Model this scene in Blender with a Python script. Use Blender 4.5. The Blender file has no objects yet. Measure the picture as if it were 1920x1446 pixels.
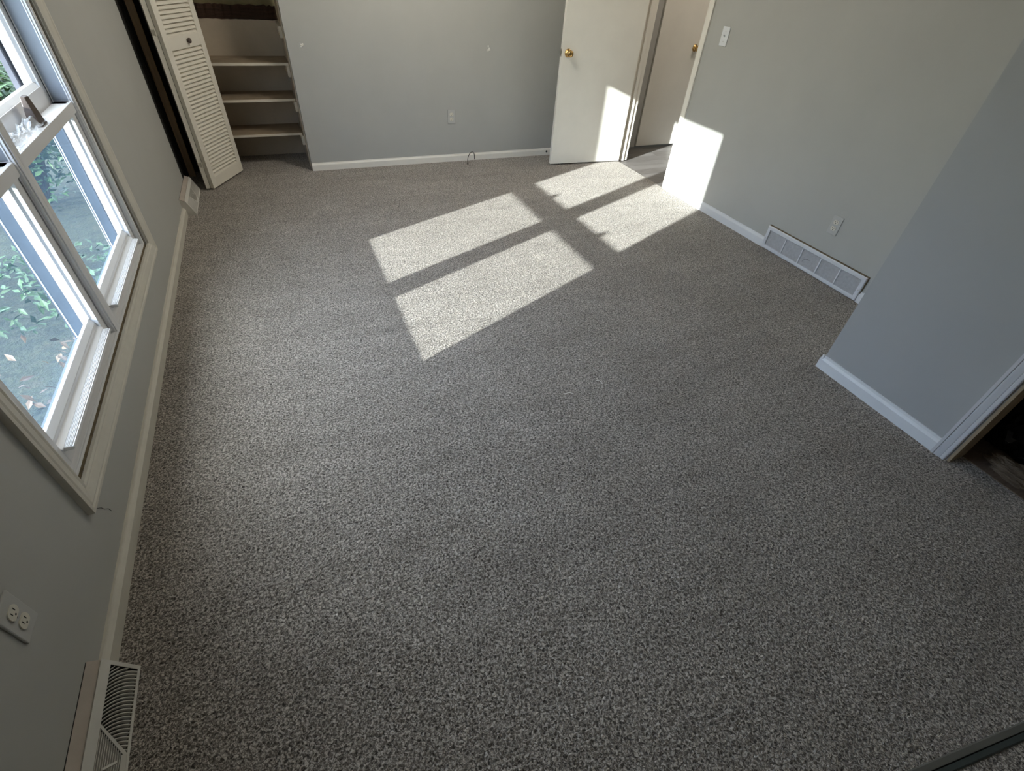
import bpy, bmesh, math, random
from mathutils import Vector, Matrix, noise

random.seed(7)
S = bpy.context.scene
COL = S.collection

# ---------------------------------------------------------------- camera
cam_d = bpy.data.cameras.new('camera')
cam = bpy.data.objects.new('camera', cam_d)
COL.objects.link(cam)
cam_d.sensor_fit = 'HORIZONTAL'
cam_d.sensor_width = 36.0
cam_d.lens = 904.6 / 1920.0 * 36.0
cam_d.clip_start = 0.02
R_ = Vector((0.91907, -0.38971, 0.05858)).normalized()
F_ = Vector((0.32749, 0.67258, -0.66362)).normalized()
U_ = R_.cross(F_).normalized()
R_ = F_.cross(U_).normalized()
cam.matrix_world = Matrix(((R_.x, U_.x, -F_.x, 0.7212),
                           (R_.y, U_.y, -F_.y, 0.0),
                           (R_.z, U_.z, -F_.z, 1.5),
                           (0, 0, 0, 1)))
S.camera = cam

# ---------------------------------------------------------------- sky, sun, exposure
SUN_DIR = Vector((1.0, 0.445, -0.364)).normalized()
W = bpy.data.worlds.new('world')
S.world = W
W.use_nodes = True
wn, wl = W.node_tree.nodes, W.node_tree.links
wn.clear()
wo = wn.new('ShaderNodeOutputWorld')
wb = wn.new('ShaderNodeBackground')
tcw = wn.new('ShaderNodeTexCoord')
sep = wn.new('ShaderNodeSeparateXYZ')
skr = wn.new('ShaderNodeValToRGB')
for e_, (p_, c_) in zip([skr.color_ramp.elements[0], skr.color_ramp.elements[1]] + [skr.color_ramp.elements.new(.5) for _ in range(3)],
                        [(0.0, (.10, .11, .08)), (1.0, (.34, .54, 1.0)), (.06, (.36, .37, .31)), (.20, (.52, .63, .74)), (.34, (.54, .72, 1.1))]):
    e_.position = p_
    e_.color = (*c_, 1)
wl.new(tcw.outputs['Generated'], sep.inputs[0])
wl.new(sep.outputs['Z'], skr.inputs['Fac'])
wl.new(skr.outputs['Color'], wb.inputs['Color'])
wb.inputs['Strength'].default_value = 12.6
wl.new(wb.outputs[0], wo.inputs[0])

sun_d = bpy.data.lights.new('sun', 'SUN')
sun_d.energy = 19.5
sun_d.angle = math.radians(0.55)
sun_d.color = (1.0, 1.0, 0.99)
sun = bpy.data.objects.new('sun', sun_d)
sun.rotation_euler = SUN_DIR.to_track_quat('-Z', 'Y').to_euler()
sun.location = (-6, -2, 5)
COL.objects.link(sun)

def fill_light(name, loc, watts, col, size):
    d = bpy.data.lights.new(name, 'POINT')
    d.energy = watts
    d.color = col
    d.shadow_soft_size = size
    o = bpy.data.objects.new(name, d)
    o.location = loc
    COL.objects.link(o)
fill_light('room_fill', (1.80, 3.60, 2.22), 41, (1.0, .94, .83), .16)      # added unseen fill, lifts the back of the bedroom
fill_light('hall_fill', (4.75, 3.55, 2.20), 18, (1.0, .87, .74), .14)         # added unseen warm fill, brightens the hall

vs = S.view_settings
S.display_settings.display_device = 'sRGB'
vs.view_transform = 'Standard'
vs.look = 'None'
vs.gamma = 1.0
vs.use_curve_mapping = False
vs.exposure = 0.0
S.cycles.max_bounces = 14
S.cycles.diffuse_bounces = 9
S.cycles.transparent_max_bounces = 16
S.cycles.use_denoising = True
S.cycles.sample_clamp_indirect = 6.0

# ---------------------------------------------------------------- materials
def new_mat(name):
    m = bpy.data.materials.new(name)
    m.use_nodes = True
    nt = m.node_tree
    b = nt.nodes['Principled BSDF']
    return m, nt, b

def coords(nt, scale=(1, 1, 1)):
    tc = nt.nodes.new('ShaderNodeTexCoord')
    mp = nt.nodes.new('ShaderNodeMapping')
    mp.inputs['Scale'].default_value = scale
    nt.links.new(tc.outputs['Object'], mp.inputs['Vector'])
    return mp.outputs['Vector']

def tex_noise(nt, vec, scale, detail=3, rough=.5, dist=0.0):
    n = nt.nodes.new('ShaderNodeTexNoise')
    n.inputs['Scale'].default_value = scale
    n.inputs['Detail'].default_value = detail
    n.inputs['Roughness'].default_value = rough
    n.inputs['Distortion'].default_value = dist
    nt.links.new(vec, n.inputs['Vector'])
    return n.outputs['Fac']

def ramp(nt, fac, stops):
    r = nt.nodes.new('ShaderNodeValToRGB')
    el = r.color_ramp.elements
    while len(el) < len(stops):
        el.new(0.5)
    for e, (p, c) in zip(el, stops):
        e.position = p
        e.color = (*c, 1) if len(c) == 3 else c
    nt.links.new(fac, r.inputs['Fac'])
    return r.outputs['Color']

def mixc(nt, a, b, fac, mode='MIX'):
    m = nt.nodes.new('ShaderNodeMix')
    m.data_type = 'RGBA'
    m.blend_type = mode
    for sock, v in ((m.inputs[6], a), (m.inputs[7], b), (m.inputs[0], fac)):
        if isinstance(v, (int, float)):
            sock.default_value = v
        elif isinstance(v, tuple):
            sock.default_value = (*v, 1)
        else:
            nt.links.new(v, sock)
    return m.outputs[2]

def bump(nt, b, h, strength, dist):
    n = nt.nodes.new('ShaderNodeBump')
    n.inputs['Strength'].default_value = strength
    n.inputs['Distance'].default_value = dist
    nt.links.new(h, n.inputs['Height'])
    nt.links.new(n.outputs['Normal'], b.inputs['Normal'])

def paint(name, c, rough=.6, var=.05, scale=6.0, bs=.08, bscale=260, bd=.001, spec=.35):
    m, nt, b = new_mat(name)
    v = coords(nt)
    n = tex_noise(nt, v, scale, 4, .6)
    lo = tuple(x * (1 - var) for x in c)
    hi = tuple(min(1, x * (1 + var)) for x in c)
    nt.links.new(ramp(nt, n, [(.3, lo), (.7, hi)]), b.inputs['Base Color'])
    b.inputs['Roughness'].default_value = rough
    b.inputs['Specular IOR Level'].default_value = spec
    if bs:
        bump(nt, b, tex_noise(nt, v, bscale, 2), bs, bd)
    return m

def wood(name, lo, hi, axis_scale=(1, 12, 12), rough=.55, spec=.3, scale=3.0):
    m, nt, b = new_mat(name)
    v = coords(nt, axis_scale)
    n = tex_noise(nt, v, scale, 6, .65, .6)
    nt.links.new(ramp(nt, n, [(.3, lo), (.7, hi)]), b.inputs['Base Color'])
    b.inputs['Roughness'].default_value = rough
    b.inputs['Specular IOR Level'].default_value = spec
    bump(nt, b, n, .15, .002)
    return m

M = {}
M['wall'] = paint('grey wall paint', (.425, .423, .397), .55, .025, 3.0, .12, 220)
M['wall_shaded'] = paint('grey wall paint shaded', (.37, .37, .365), .55, .02, 3.0, .12, 220)  # same paint as the other walls, with shade put into the colour
M['ceil'] = paint('ceiling white', (.86, .85, .82), .8)
M['trim'] = paint('white trim paint', (.80, .765, .69), .38, .03, 5, .04)
M['trim_old'] = paint('old cream trim paint', (.60, .57, .50), .45, .06, 9, .10, 90)
M['trim_new'] = paint('new bright trim paint', (.69, .70, .715), .35, .02, 5, .02)
M['trim_shaded'] = paint('white casing paint shaded', (.56, .555, .575), .35, .02, 5, .02)  # white trim paint darkened to carry the shade on this casing
M['door'] = paint('cream white door paint', (.80, .78, .715), .42, .03, 4, .04, 60)
M['vinyl'] = paint('white window vinyl', (.74, .74, .75), .32, .02, 5, 0)
M['track'] = paint('blue haze outer track', (.045, .055, .072), .5, .15, 12, 0)  # dark blue-grey so the sunlit track reads as haze
M['stop'] = paint('dark grey outer stop', (.10, .10, .12), .5, .15, 12, 0)
M['liner'] = paint('grey jamb liner', (.24, .26, .29), .4, .05, 12, 0)
M['plate'] = paint('white plastic plate', (.74, .76, .78), .3, .01, 5, 0)
M['plate_g'] = paint('grey painted plate', (.46, .46, .44), .4, .02, 5, 0)
M['ivory'] = paint('ivory plastic', (.66, .63, .54), .3, .02, 5, 0)
M['dark'] = paint('dark slot', (.012, .012, .012), .7, .05, 5, 0)
M['near_black'] = paint('dark duct', (.02, .019, .018), .8, .2, 20, 0)  # near-black, shared by duct openings, register gap line and scratch
M['grille'] = paint('white enamel grille', (.64, .65, .68), .4, .02, 5, 0)
M['grille_in'] = paint('grey grille mesh', (.52, .52, .53), .5, .1, 60, 0)
M['register'] = paint('white enamel register', (.62, .60, .55), .42, .04, 12, .03)
M['register_b'] = paint('dusty pinkish register back', (.44, .385, .335), .6, .08, 10, .04)
M['bifold'] = paint('bifold cream paint', (.76, .72, .63), .45, .03, 4, .03)
M['shelf'] = paint('closet shelf paint', (.66, .60, .50), .6, .05, 6, .05)
M['closet'] = paint('closet beige wall paint', (.50, .425, .33), .75, .10, 4, .10, 120)
M['closet_up'] = paint('bare yellow closet plaster', (.20, .165, .085), .85, .25, 14, .3, 60)
M['shelf_top'] = paint('worn brown shelf top', (.30, .235, .165), .75, .18, 9, .08, 90)  # browner and darker than the shelf front edge
M['scar'] = wood('dark brown bare wood', (.018, .010, .006), (.065, .032, .020), (2, 20, 20), .8)
M['dark_strip'] = wood('dark wall strip', (.010, .010, .009), (.032, .030, .026), (10, 10, 1), .85)
M['tan'] = wood('tan raw wood edge', (.45, .34, .22), (.65, .50, .33), (14, 14, 1), .7)
M['jamb_wood'] = wood('tan wood jamb', (.26, .185, .115), (.42, .32, .21), (14, 14, 1), .6)
M['subfloor'] = wood('bare brown subfloor', (.10, .068, .048), (.19, .135, .095), (3, 12, 1), .8)
M['gap_dirt_shade'] = paint('brown gap dirt and shade line', (.15, .115, .07), .85, .4, 40, 0)  # window frame gap, and the shadow line painted above the grille
M['bronze_dark'] = paint('dark green grey metal', (.055, .065, .06), .5, .05, 8, 0)
M['bronze'] = paint('olive bronze metal', (.13, .125, .105), .4, .05, 8, 0)
M['bag_black'] = paint('black plastic', (.006, .006, .007), .28, .3, 8, .2, 30, .004)
M['paper'] = paint('crumpled brown paper', (.13, .092, .060), .8, .3, 14, .3, 60, .003)
M['spackle'] = paint('white spackle', (.78, .76, .70), .8, .05, 40, .4, 150)
M['screw'] = paint('metal screw', (.45, .44, .42), .35, .02, 5, 0)

def metal(name, c, rough):
    m, nt, b = new_mat(name)
    v = coords(nt)
    nt.links.new(ramp(nt, tex_noise(nt, v, 30, 3), [(.3, tuple(x * .85 for x in c)), (.7, c)]), b.inputs['Base Color'])
    b.inputs['Metallic'].default_value = 1
    b.inputs['Roughness'].default_value = rough
    return m
M['brass'] = metal('aged brass', (.62, .40, .16), .22)
M['steel'] = metal('dull steel', (.55, .52, .46), .35)
M['cable'] = paint('black cable', (.012, .011, .008), .4, .1, 5, 0)
M['lock'] = paint('dark brown latch', (.075, .055, .045), .4, .2, 30, 0)

def carpet():
    m, nt, b = new_mat('taupe grey cut pile carpet')
    v = coords(nt)
    fine = tex_noise(nt, v, 150, 2, .6, .9)
    mid = tex_noise(nt, v, 55, 2, .5)
    tone = ramp(nt, fine, [(.34, (.050, .043, .036)), (.50, (.270, .240, .208)), (.62, (.625, .572, .512))])
    # swept pile: long soft strokes running out from the doorway
    tc = nt.nodes.new('ShaderNodeTexCoord')
    mp = nt.nodes.new('ShaderNodeMapping')
    mp.inputs['Rotation'].default_value = (0, 0, math.radians(-62))
    mp.inputs['Scale'].default_value = (.9, 5.5, 1)
    nt.links.new(tc.outputs['Object'], mp.inputs['Vector'])
    sweep = tex_noise(nt, mp.outputs['Vector'], 1.7, 4, .6, .8)
    blot = tex_noise(nt, v, 2.6, 4, .6, .5)
    t = mixc(nt, tone, ramp(nt, sweep, [(.32, (.89, .885, .88)), (.68, (1.09, 1.09, 1.095))]), 1.0, 'MULTIPLY')
    t = mixc(nt, t, ramp(nt, blot, [(.3, (.90, .89, .88)), (.7, (1.08, 1.08, 1.08))]), 1.0, 'MULTIPLY')
    nt.links.new(t, b.inputs['Base Color'])
    b.inputs['Roughness'].default_value = 1.0
    b.inputs['Specular IOR Level'].default_value = .05
    b.inputs['Sheen Weight'].default_value = .25
    b.inputs['Sheen Roughness'].default_value = .5
    add = nt.nodes.new('ShaderNodeMath')
    add.operation = 'MULTIPLY_ADD'
    add.inputs[1].default_value = .5
    nt.links.new(mid, add.inputs[0])
    nt.links.new(fine, add.inputs[2])
    bump(nt, b, add.outputs[0], 1.0, .010)
    return m
M['carpet'] = carpet()

def plank():
    m, nt, b = new_mat('dark grey brown wood planks')
    v = coords(nt)
    br = nt.nodes.new('ShaderNodeTexBrick')
    br.inputs['Color1'].default_value = (.125, .115, .110, 1)
    br.inputs['Color2'].default_value = (.20, .19, .185, 1)
    br.inputs['Mortar'].default_value = (.03, .025, .022, 1)
    br.inputs['Scale'].default_value = 1.0
    br.inputs['Mortar Size'].default_value = .002
    br.inputs['Brick Width'].default_value = 1.1
    br.inputs['Row Height'].default_value = .12
    nt.links.new(v, br.inputs['Vector'])
    g = tex_noise(nt, coords(nt, (2, 30, 1)), 3, 5, .6, .5)
    nt.links.new(mixc(nt, br.outputs['Color'], ramp(nt, g, [(.3, (.72, .70, .68)), (.7, (1.2, 1.2, 1.2))]), 1.0, 'MULTIPLY'), b.inputs['Base Color'])
    b.inputs['Roughness'].default_value = .42
    return m
M['plank'] = plank()

def glass():
    m = bpy.data.materials.new('window glass')
    m.use_nodes = True
    nt = m.node_tree
    nt.nodes.clear()
    o = nt.nodes.new('ShaderNodeOutputMaterial')
    tr = nt.nodes.new('ShaderNodeBsdfTransparent')
    tr.inputs[0].default_value = (.94, .97, .96, 1)
    gl = nt.nodes.new('ShaderNodeBsdfGlossy')
    gl.inputs['Roughness'].default_value = .02
    fr = nt.nodes.new('ShaderNodeFresnel')
    fr.inputs['IOR'].default_value = 1.45
    mx = nt.nodes.new('ShaderNodeMixShader')
    ge = nt.nodes.new('ShaderNodeNewGeometry')
    mu = nt.nodes.new('ShaderNodeMath')
    mu.operation = 'SUBTRACT'
    mu.use_clamp = True
    nt.links.new(fr.outputs[0], mu.inputs[0])
    nt.links.new(ge.outputs['Backfacing'], mu.inputs[1])
    mk = nt.nodes.new('ShaderNodeMath')
    mk.operation = 'MULTIPLY'
    mk.inputs[1].default_value = .45
    nt.links.new(mu.outputs[0], mk.inputs[0])
    nt.links.new(mk.outputs[0], mx.inputs[0])
    nt.links.new(tr.outputs[0], mx.inputs[1])
    nt.links.new(gl.outputs[0], mx.inputs[2])
    nt.links.new(mx.outputs[0], o.inputs[0])
    return m
M['glass'] = glass()

def veil(name, alpha, col, var):
    """thin see-through sheet: fine wire gauze, film"""
    m = bpy.data.materials.new(name)
    m.use_nodes = True
    nt = m.node_tree
    nt.nodes.clear()
    o = nt.nodes.new('ShaderNodeOutputMaterial')
    tr = nt.nodes.new('ShaderNodeBsdfTransparent')
    df = nt.nodes.new('ShaderNodeBsdfDiffuse')
    df.inputs[0].default_value = (*col, 1)
    tl = nt.nodes.new('ShaderNodeBsdfTranslucent')
    tl.inputs[0].default_value = (*col, 1)
    m1 = nt.nodes.new('ShaderNodeMixShader')
    m1.inputs[0].default_value = .5
    nt.links.new(df.outputs[0], m1.inputs[1])
    nt.links.new(tl.outputs[0], m1.inputs[2])
    m2 = nt.nodes.new('ShaderNodeMixShader')
    v = coords(nt)
    n = tex_noise(nt, v, 9, 5, .7)
    mr = nt.nodes.new('ShaderNodeMapRange')
    mr.inputs['From Min'].default_value = .3
    mr.inputs['From Max'].default_value = .7
    mr.inputs['To Min'].default_value = alpha - var
    mr.inputs['To Max'].default_value = alpha + var
    nt.links.new(n, mr.inputs['Value'])
    nt.links.new(mr.outputs[0], m2.inputs[0])
    nt.links.new(tr.outputs[0], m2.inputs[1])
    nt.links.new(m1.outputs[0], m2.inputs[2])
    nt.links.new(m2.outputs[0], o.inputs[0])
    return m
M['screen'] = veil('insect screen gauze', .26, (.075, .118, .175), .03)  # blue haze of the lower panes is put into the gauze colour

def film():
    m, nt, b = new_mat('crumpled clear film')
    v = coords(nt)
    n = tex_noise(nt, v, 45, 4, .6)
    nt.links.new(ramp(nt, n, [(.3, (.72, .78, .86)), (.7, (.9, .93, .97))]), b.inputs['Base Color'])
    b.inputs['Roughness'].default_value = .15
    b.inputs['Alpha'].default_value = .42
    return m
M['film'] = film()

def ground():
    m, nt, b = new_mat('leaf litter soil')
    v = coords(nt)
    n1 = tex_noise(nt, v, 7, 6, .7, .5)
    n2 = tex_noise(nt, v, 30, 4, .7)
    c = ramp(nt, n1, [(.3, (.006, .010, .006)), (.5, (.014, .021, .011)), (.7, (.028, .029, .018))])
    c = mixc(nt, c, ramp(nt, n2, [(.35, (.6, .6, .6)), (.7, (1.6, 1.5, 1.3))]), 1.0, 'MULTIPLY')
    nt.links.new(c, b.inputs['Base Color'])
    b.inputs['Roughness'].default_value = .9
    bump(nt, b, n2, .6, .03)
    return m
M['ground'] = ground()

def leaf(name, lo, hi):
    m, nt, b = new_mat(name)
    v = coords(nt)
    nt.links.new(ramp(nt, tex_noise(nt, v, 5, 3), [(.3, lo), (.7, hi)]), b.inputs['Base Color'])
    b.inputs['Roughness'].default_value = .5
    b.inputs['Transmission Weight'].default_value = 0
    return m
M['leaf'] = leaf('green leaves', (.010, .034, .010), (.038, .092, .022))
M['leaf2'] = leaf('pale green leaves', (.04, .09, .024), (.10, .18, .05))
M['leaf_dry'] = leaf('fallen leaves', (.045, .022, .014), (.13, .08, .03))
M['bark'] = wood('bark', (.03, .022, .016), (.09, .07, .05), (8, 8, 2), .9)
M['siding'] = paint('outside siding', (.55, .55, .53), .6)

# ---------------------------------------------------------------- mesh helpers
class MB:
    def __init__(s):
        s.v, s.f, s.m = [], [], []
    def add(s, vs, fs, mi=0):
        o = len(s.v)
        s.v += [tuple(p) for p in vs]
        s.f += [tuple(i + o for i in f) for f in fs]
        s.m += [mi] * len(fs)
    def box(s, x0, x1, y0, y1, z0, z1, mi=0):
        x0, x1 = min(x0, x1), max(x0, x1)
        y0, y1 = min(y0, y1), max(y0, y1)
        z0, z1 = min(z0, z1), max(z0, z1)
        p = [(x0, y0, z0), (x1, y0, z0), (x1, y1, z0), (x0, y1, z0), (x0, y0, z1), (x1, y0, z1), (x1, y1, z1), (x0, y1, z1)]
        s.add(p, [(0, 3, 2, 1), (4, 5, 6, 7), (0, 1, 5, 4), (1, 2, 6, 5), (2, 3, 7, 6), (3, 0, 4, 7)], mi)
    def prism(s, poly, fn, a, b, mi=0):
        """poly: 2D profile (counter clockwise); fn(u, v, t) -> point; swept t=a..b"""
        n = len(poly)
        vs = [fn(u, v, a) for u, v in poly] + [fn(u, v, b) for u, v in poly]
        fs = [tuple(range(n))[::-1], tuple(range(n, 2 * n))]
        fs += [(i, (i + 1) % n, n + (i + 1) % n, n + i) for i in range(n)]
        s.add(vs, fs, mi)
    def obox(s, c, ax, ay, az, hx, hy, hz, mi=0):
        c, ax, ay, az = Vector(c), Vector(ax), Vector(ay), Vector(az)
        p = []
        for k in (-1, 1):
            for i, j in ((-1, -1), (1, -1), (1, 1), (-1, 1)):
                p.append(c + ax * hx * i + ay * hy * j + az * hz * k)
        s.add(p, [(0, 3, 2, 1), (4, 5, 6, 7), (0, 1, 5, 4), (1, 2, 6, 5), (2, 3, 7, 6), (3, 0, 4, 7)], mi)
    def lathe(s, c, axis, prof, n=24, mi=0):
        """prof: (radius, height along axis)"""
        axis = Vector(axis).normalized()
        a = axis.orthogonal().normalized()
        b = axis.cross(a)
        c = Vector(c)
        vs, fs = [], []
        for r, h in prof:
            for i in range(n):
                t = 2 * math.pi * i / n
                vs.append(c + axis * h + (a * math.cos(t) + b * math.sin(t)) * r)
        for k in range(len(prof) - 1):
            for i in range(n):
                j = (i + 1) % n
                fs.append((k * n + i, k * n + j, (k + 1) * n + j, (k + 1) * n + i))
        fs.append(tuple(range(n))[::-1])
        fs.append(tuple(range((len(prof) - 1) * n, len(prof) * n)))
        s.add(vs, fs, mi)
    def tube(s, pts, r, n=8, mi=0):
        pts = [Vector(p) for p in pts]
        vs, fs = [], []
        up = Vector((.3, .5, .81))
        for i, p in enumerate(pts):
            t = (pts[min(i + 1, len(pts) - 1)] - pts[max(i - 1, 0)]).normalized()
            a = t.cross(up).normalized()
            b = t.cross(a)
            rr = r[i] if isinstance(r, (list, tuple)) else r
            for k in range(n):
                w = 2 * math.pi * k / n
                vs.append(p + (a * math.cos(w) + b * math.sin(w)) * rr)
        for i in range(len(pts) - 1):
            for k in range(n):
                j = (k + 1) % n
                fs.append((i * n + k, i * n + j, (i + 1) * n + j, (i + 1) * n + k))
        fs.append(tuple(range(n))[::-1])
        fs.append(tuple(range((len(pts) - 1) * n, len(pts) * n)))
        s.add(vs, fs, mi)
    def sweep(s, path, prof, fn, closed=True, mi=0):
        """mitred moulding. path: 2D corner points (a, b) of the INNER edge; prof: closed
        polygon of (outward offset, height); fn(a, b, h) -> point."""
        n = len(path)
        P = [Vector(p) for p in path]
        area = sum(P[i].x * P[(i + 1) % n].y - P[(i + 1) % n].x * P[i].y for i in range(n))
        rings = []
        for i in range(n):
            d0 = (P[i] - P[i - 1]).normalized() if (closed or i > 0) else None
            d1 = (P[(i + 1) % n] - P[i]).normalized() if (closed or i < n - 1) else None
            if d0 is None: d0 = d1
            if d1 is None: d1 = d0
            sg = 1 if area > 0 else -1
            n0 = Vector((d0.y, -d0.x)) * sg
            n1 = Vector((d1.y, -d1.x)) * sg
            mdir = (n0 + n1).normalized()
            k = 1.0 / max(.2, mdir.dot(n0))
            rings.append([fn(*(P[i] + mdir * t * k), h) for t, h in prof])
        m = len(prof)
        vs = [p for r in rings for p in r]
        fs = []
        segs = n if closed else n - 1
        for i in range(segs):
            j = (i + 1) % n
            for k in range(m):
                q = (k + 1) % m
                fs.append((i * m + k, j * m + k, j * m + q, i * m + q))
        if not closed:
            fs.append(tuple(range(m)))
            fs.append(tuple(range((n - 1) * m, n * m))[::-1])
        s.add(vs, fs, mi)
    def build(s, name, mats, parent=None, bev=0, smooth=False, kind=None, label=None, cat=None, group=None, seg=2):
        me = bpy.data.meshes.new(name)
        me.from_pydata(s.v, [], s.f)
        if not isinstance(mats, (list, tuple)): mats = [mats]
        for m in mats: me.materials.append(m)
        for p, i in zip(me.polygons, s.m): p.material_index = i
        bm = bmesh.new()
        bm.from_mesh(me)
        bmesh.ops.recalc_face_normals(bm, faces=bm.faces)
        bm.to_mesh(me)
        bm.free()
        if smooth:
            for p in me.polygons: p.use_smooth = True
        o = bpy.data.objects.new(name, me)
        COL.objects.link(o)
        if parent: o.parent = parent
        if bev:
            md = o.modifiers.new('bevel', 'BEVEL')
            md.width = bev
            md.segments = seg
            md.limit_method = 'ANGLE'
            md.angle_limit = math.radians(40)
        tag(o, label, cat, group, kind)
        return o

def tag(o, label=None, cat=None, group=None, kind=None):
    for k, v in (('label', label), ('category', cat), ('group', group), ('kind', kind)):
        if v: o[k] = v
    return o

def root(name, label, cat, loc=(0, 0, 0), rz=0, group=None, kind=None):
    o = bpy.data.objects.new(name, None)
    o.empty_display_size = .05
    o.location = loc
    o.rotation_euler = (0, 0, rz)
    COL.objects.link(o)
    return tag(o, label, cat, group, kind)

def copy_tree(o, parent=None):
    c = o.copy()
    COL.objects.link(c)
    if parent: c.parent = parent
    for ch in list(o.children):
        copy_tree(ch, c)
    return c

# ---------------------------------------------------------------- room dimensions (metres)
XL, XR, YB, ZC = -.018, 3.835, 4.697, 2.45      # left wall, right wall, back wall, ceiling
XD, YD = 3.035, 1.128                            # projecting wall at the right: face and corner
Y0 = -1.30

# floor
b = MB(); b.box(XL - .05, XR + .003, Y0, 5.30, -.06, 0)
b.build('floor', M['carpet'], kind='structure', label='taupe grey carpet covering the whole bedroom floor', cat='floor')
b = MB(); b.box(XR + .006, 6.0, 2.2, 5.3, -.06, -.008)
b.build('floor_hall', M['plank'], kind='structure', label='dark wood plank floor of the hall beyond the open door', cat='floor')
b = MB(); b.box(3.128, XR + .12, -1.2, 1.0, -.02, .004)
b.build('floor_closet', M['subfloor'], kind='structure', label='bare brown floor inside the dark doorway at right', cat='floor')
b = MB(); b.box(-.2, 6.0, Y0 - .1, 5.5, ZC, ZC + .1)
b.build('ceiling', M['ceil'], kind='structure', label='white ceiling above the room', cat='ceiling')

# left wall with the window hole and dark section by the closet
WY0, WY1, WZ0, WZ1 = 1.200, 2.800, .292, 2.085
b = MB()
b.box(XL, -.17, Y0, WY0, 0, ZC); b.box(XL, -.17, WY1, 4.345, 0, ZC)
b.box(XL, -.17, WY0, WY1, 0, WZ0); b.box(XL, -.17, WY0, WY1, WZ1, ZC)
wl_ = b.build('wall_left', M['wall'], kind='structure', label='grey painted wall with the window', cat='wall')
b = MB()
pts = [(187, 0), (0, 0)]
cr = [(XL + .0006, 1.195, .232), (XL + .0006, 1.205, .215), (XL + .0006, 1.222, .195), (XL + .0006, 1.228, .180), (XL + .0006, 1.245, .158), (XL + .0006, 1.249, .140)]
b.tube(cr, .0009, 5)
b.build('plaster_crack', M['dark'], wl_, label='fine dark crack below the window casing')
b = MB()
b.box(XL - .016, -.17, 4.345, 5.30, 0, ZC)  # near-black section, set slightly back from the left wall face
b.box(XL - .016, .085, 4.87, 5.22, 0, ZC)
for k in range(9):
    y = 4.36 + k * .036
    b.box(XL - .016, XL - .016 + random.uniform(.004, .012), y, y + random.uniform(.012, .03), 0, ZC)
b.build('wall_closet_left', M['dark_strip'], kind='structure', label='dark strip of wall behind the folded louvred door', cat='wall')
b = MB()
n_ = 24
for k in range(n_):
    z0, z1 = k * ZC / n_, (k + 1) * ZC / n_
    w = .022 + random.uniform(-.004, .004)
    b.box(XL - .016, .012 + random.uniform(-.003, .002), 4.766 - w / 2, 4.766 + w / 2, z0, z1)
b.build('trim_4', M['tan'], kind='structure', label='rough tan wood strip standing at the closet edge', cat='trim')

# back wall, closet interior
b = MB()
b.box(.915, XR + .115, YB, YB + .105, 0, ZC)
b.box(XL - .15, .915, YB, YB + .105, 2.05, ZC)
b.build('wall_back', M['wall'], kind='structure', label='grey painted wall facing the camera, right of the closet', cat='wall')
b = MB()
b.box(-.05, .9151, 5.22, 5.30, 0, 1.005)
b.box(.907, .96, YB + .105, 5.22, 0, 1.17)
b.build('wall_closet', M['closet'], kind='structure', label='beige inside walls of the closet', cat='wall')
b = MB()
b.box(-.05, .9151, 5.235, 5.30, 1.005, ZC)
b.box(.907, .96, YB + .105, 5.235, 1.17, ZC)
b.build('wall_closet_upper', M['closet_up'], kind='structure', label='bare yellowish plaster at the top of the closet back', cat='wall')
# ragged dark scar across the closet back
b = MB()
N = 46
up = [1.095 + .010 * noise.noise((i * .31, 0, 1.7)) + .012 * noise.noise((i * .9, 3, 0)) for i in range(N + 1)]
lo = [1.003 + .006 * noise.noise((i * .4, 7, 2)) for i in range(N + 1)]
for i in range(N):
    x0, x1 = -.03 + i * .935 / N, -.03 + (i + 1) * .935 / N
    b.add([(x0, 5.219, lo[i]), (x1, 5.219, lo[i + 1]), (x1, 5.212 + .004 * (i % 3), up[i + 1]), (x0, 5.212 + .004 * ((i + 2) % 3), up[i]),
           (x0, 5.236, lo[i]), (x1, 5.236, lo[i + 1]), (x1, 5.236, up[i + 1]), (x0, 5.236, up[i])],
          [(0, 1, 2, 3), (3, 2, 6, 7), (4, 5, 1, 0), (7, 6, 5, 4)])
b.build('trim_5', M['scar'], kind='structure', label='ragged dark brown wood strip across the closet back', cat='trim')

# right wall with door opening, hall walls
DY0, DY1, DZ = 3.565, 4.380, 2.05
b = MB()
b.box(XR, XR + .115, Y0, DY0, 0, ZC); b.box(XR, XR + .115, DY1, YB, 0, ZC); b.box(XR, XR + .115, DY0, DY1, DZ, ZC)
b.build('wall_right', M['wall'], kind='structure', label='grey wall with the return air grille and light switch', cat='wall')
b = MB()
b.box(XR + .115, 4.30, 4.742, 4.85, 0, ZC); b.box(5.075, 6.0, 4.742, 4.85, 0, ZC); b.box(4.30, 5.075, 4.742, 4.85, 2.04, ZC)
b.box(4.25, 5.125, 4.765, 4.85, 0, 2.06)
b.box(5.9, 6.0, 2.2, 4.742, 0, ZC); b.box(XR + .115, 6.0, 2.2, 2.3, 0, ZC)
b.build('wall_hall', M['wall'], kind='structure', label='hall walls beyond the open door', cat='wall')

# projecting wall at the right with dark doorway
QY = .462
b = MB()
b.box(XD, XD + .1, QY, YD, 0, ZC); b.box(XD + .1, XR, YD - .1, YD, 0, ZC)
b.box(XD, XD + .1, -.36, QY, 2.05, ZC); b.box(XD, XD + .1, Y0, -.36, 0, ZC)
b.build('wall_right_front', M['wall_shaded'], kind='structure', label='shaded blue-grey wall jutting into the room at right', cat='wall')
b = MB()
b.box(XL - .15, XR + .115, Y0 - .1, Y0, 0, ZC)
b.build('wall_front', M['wall'], kind='structure', label='grey wall behind the camera', cat='wall')

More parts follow.
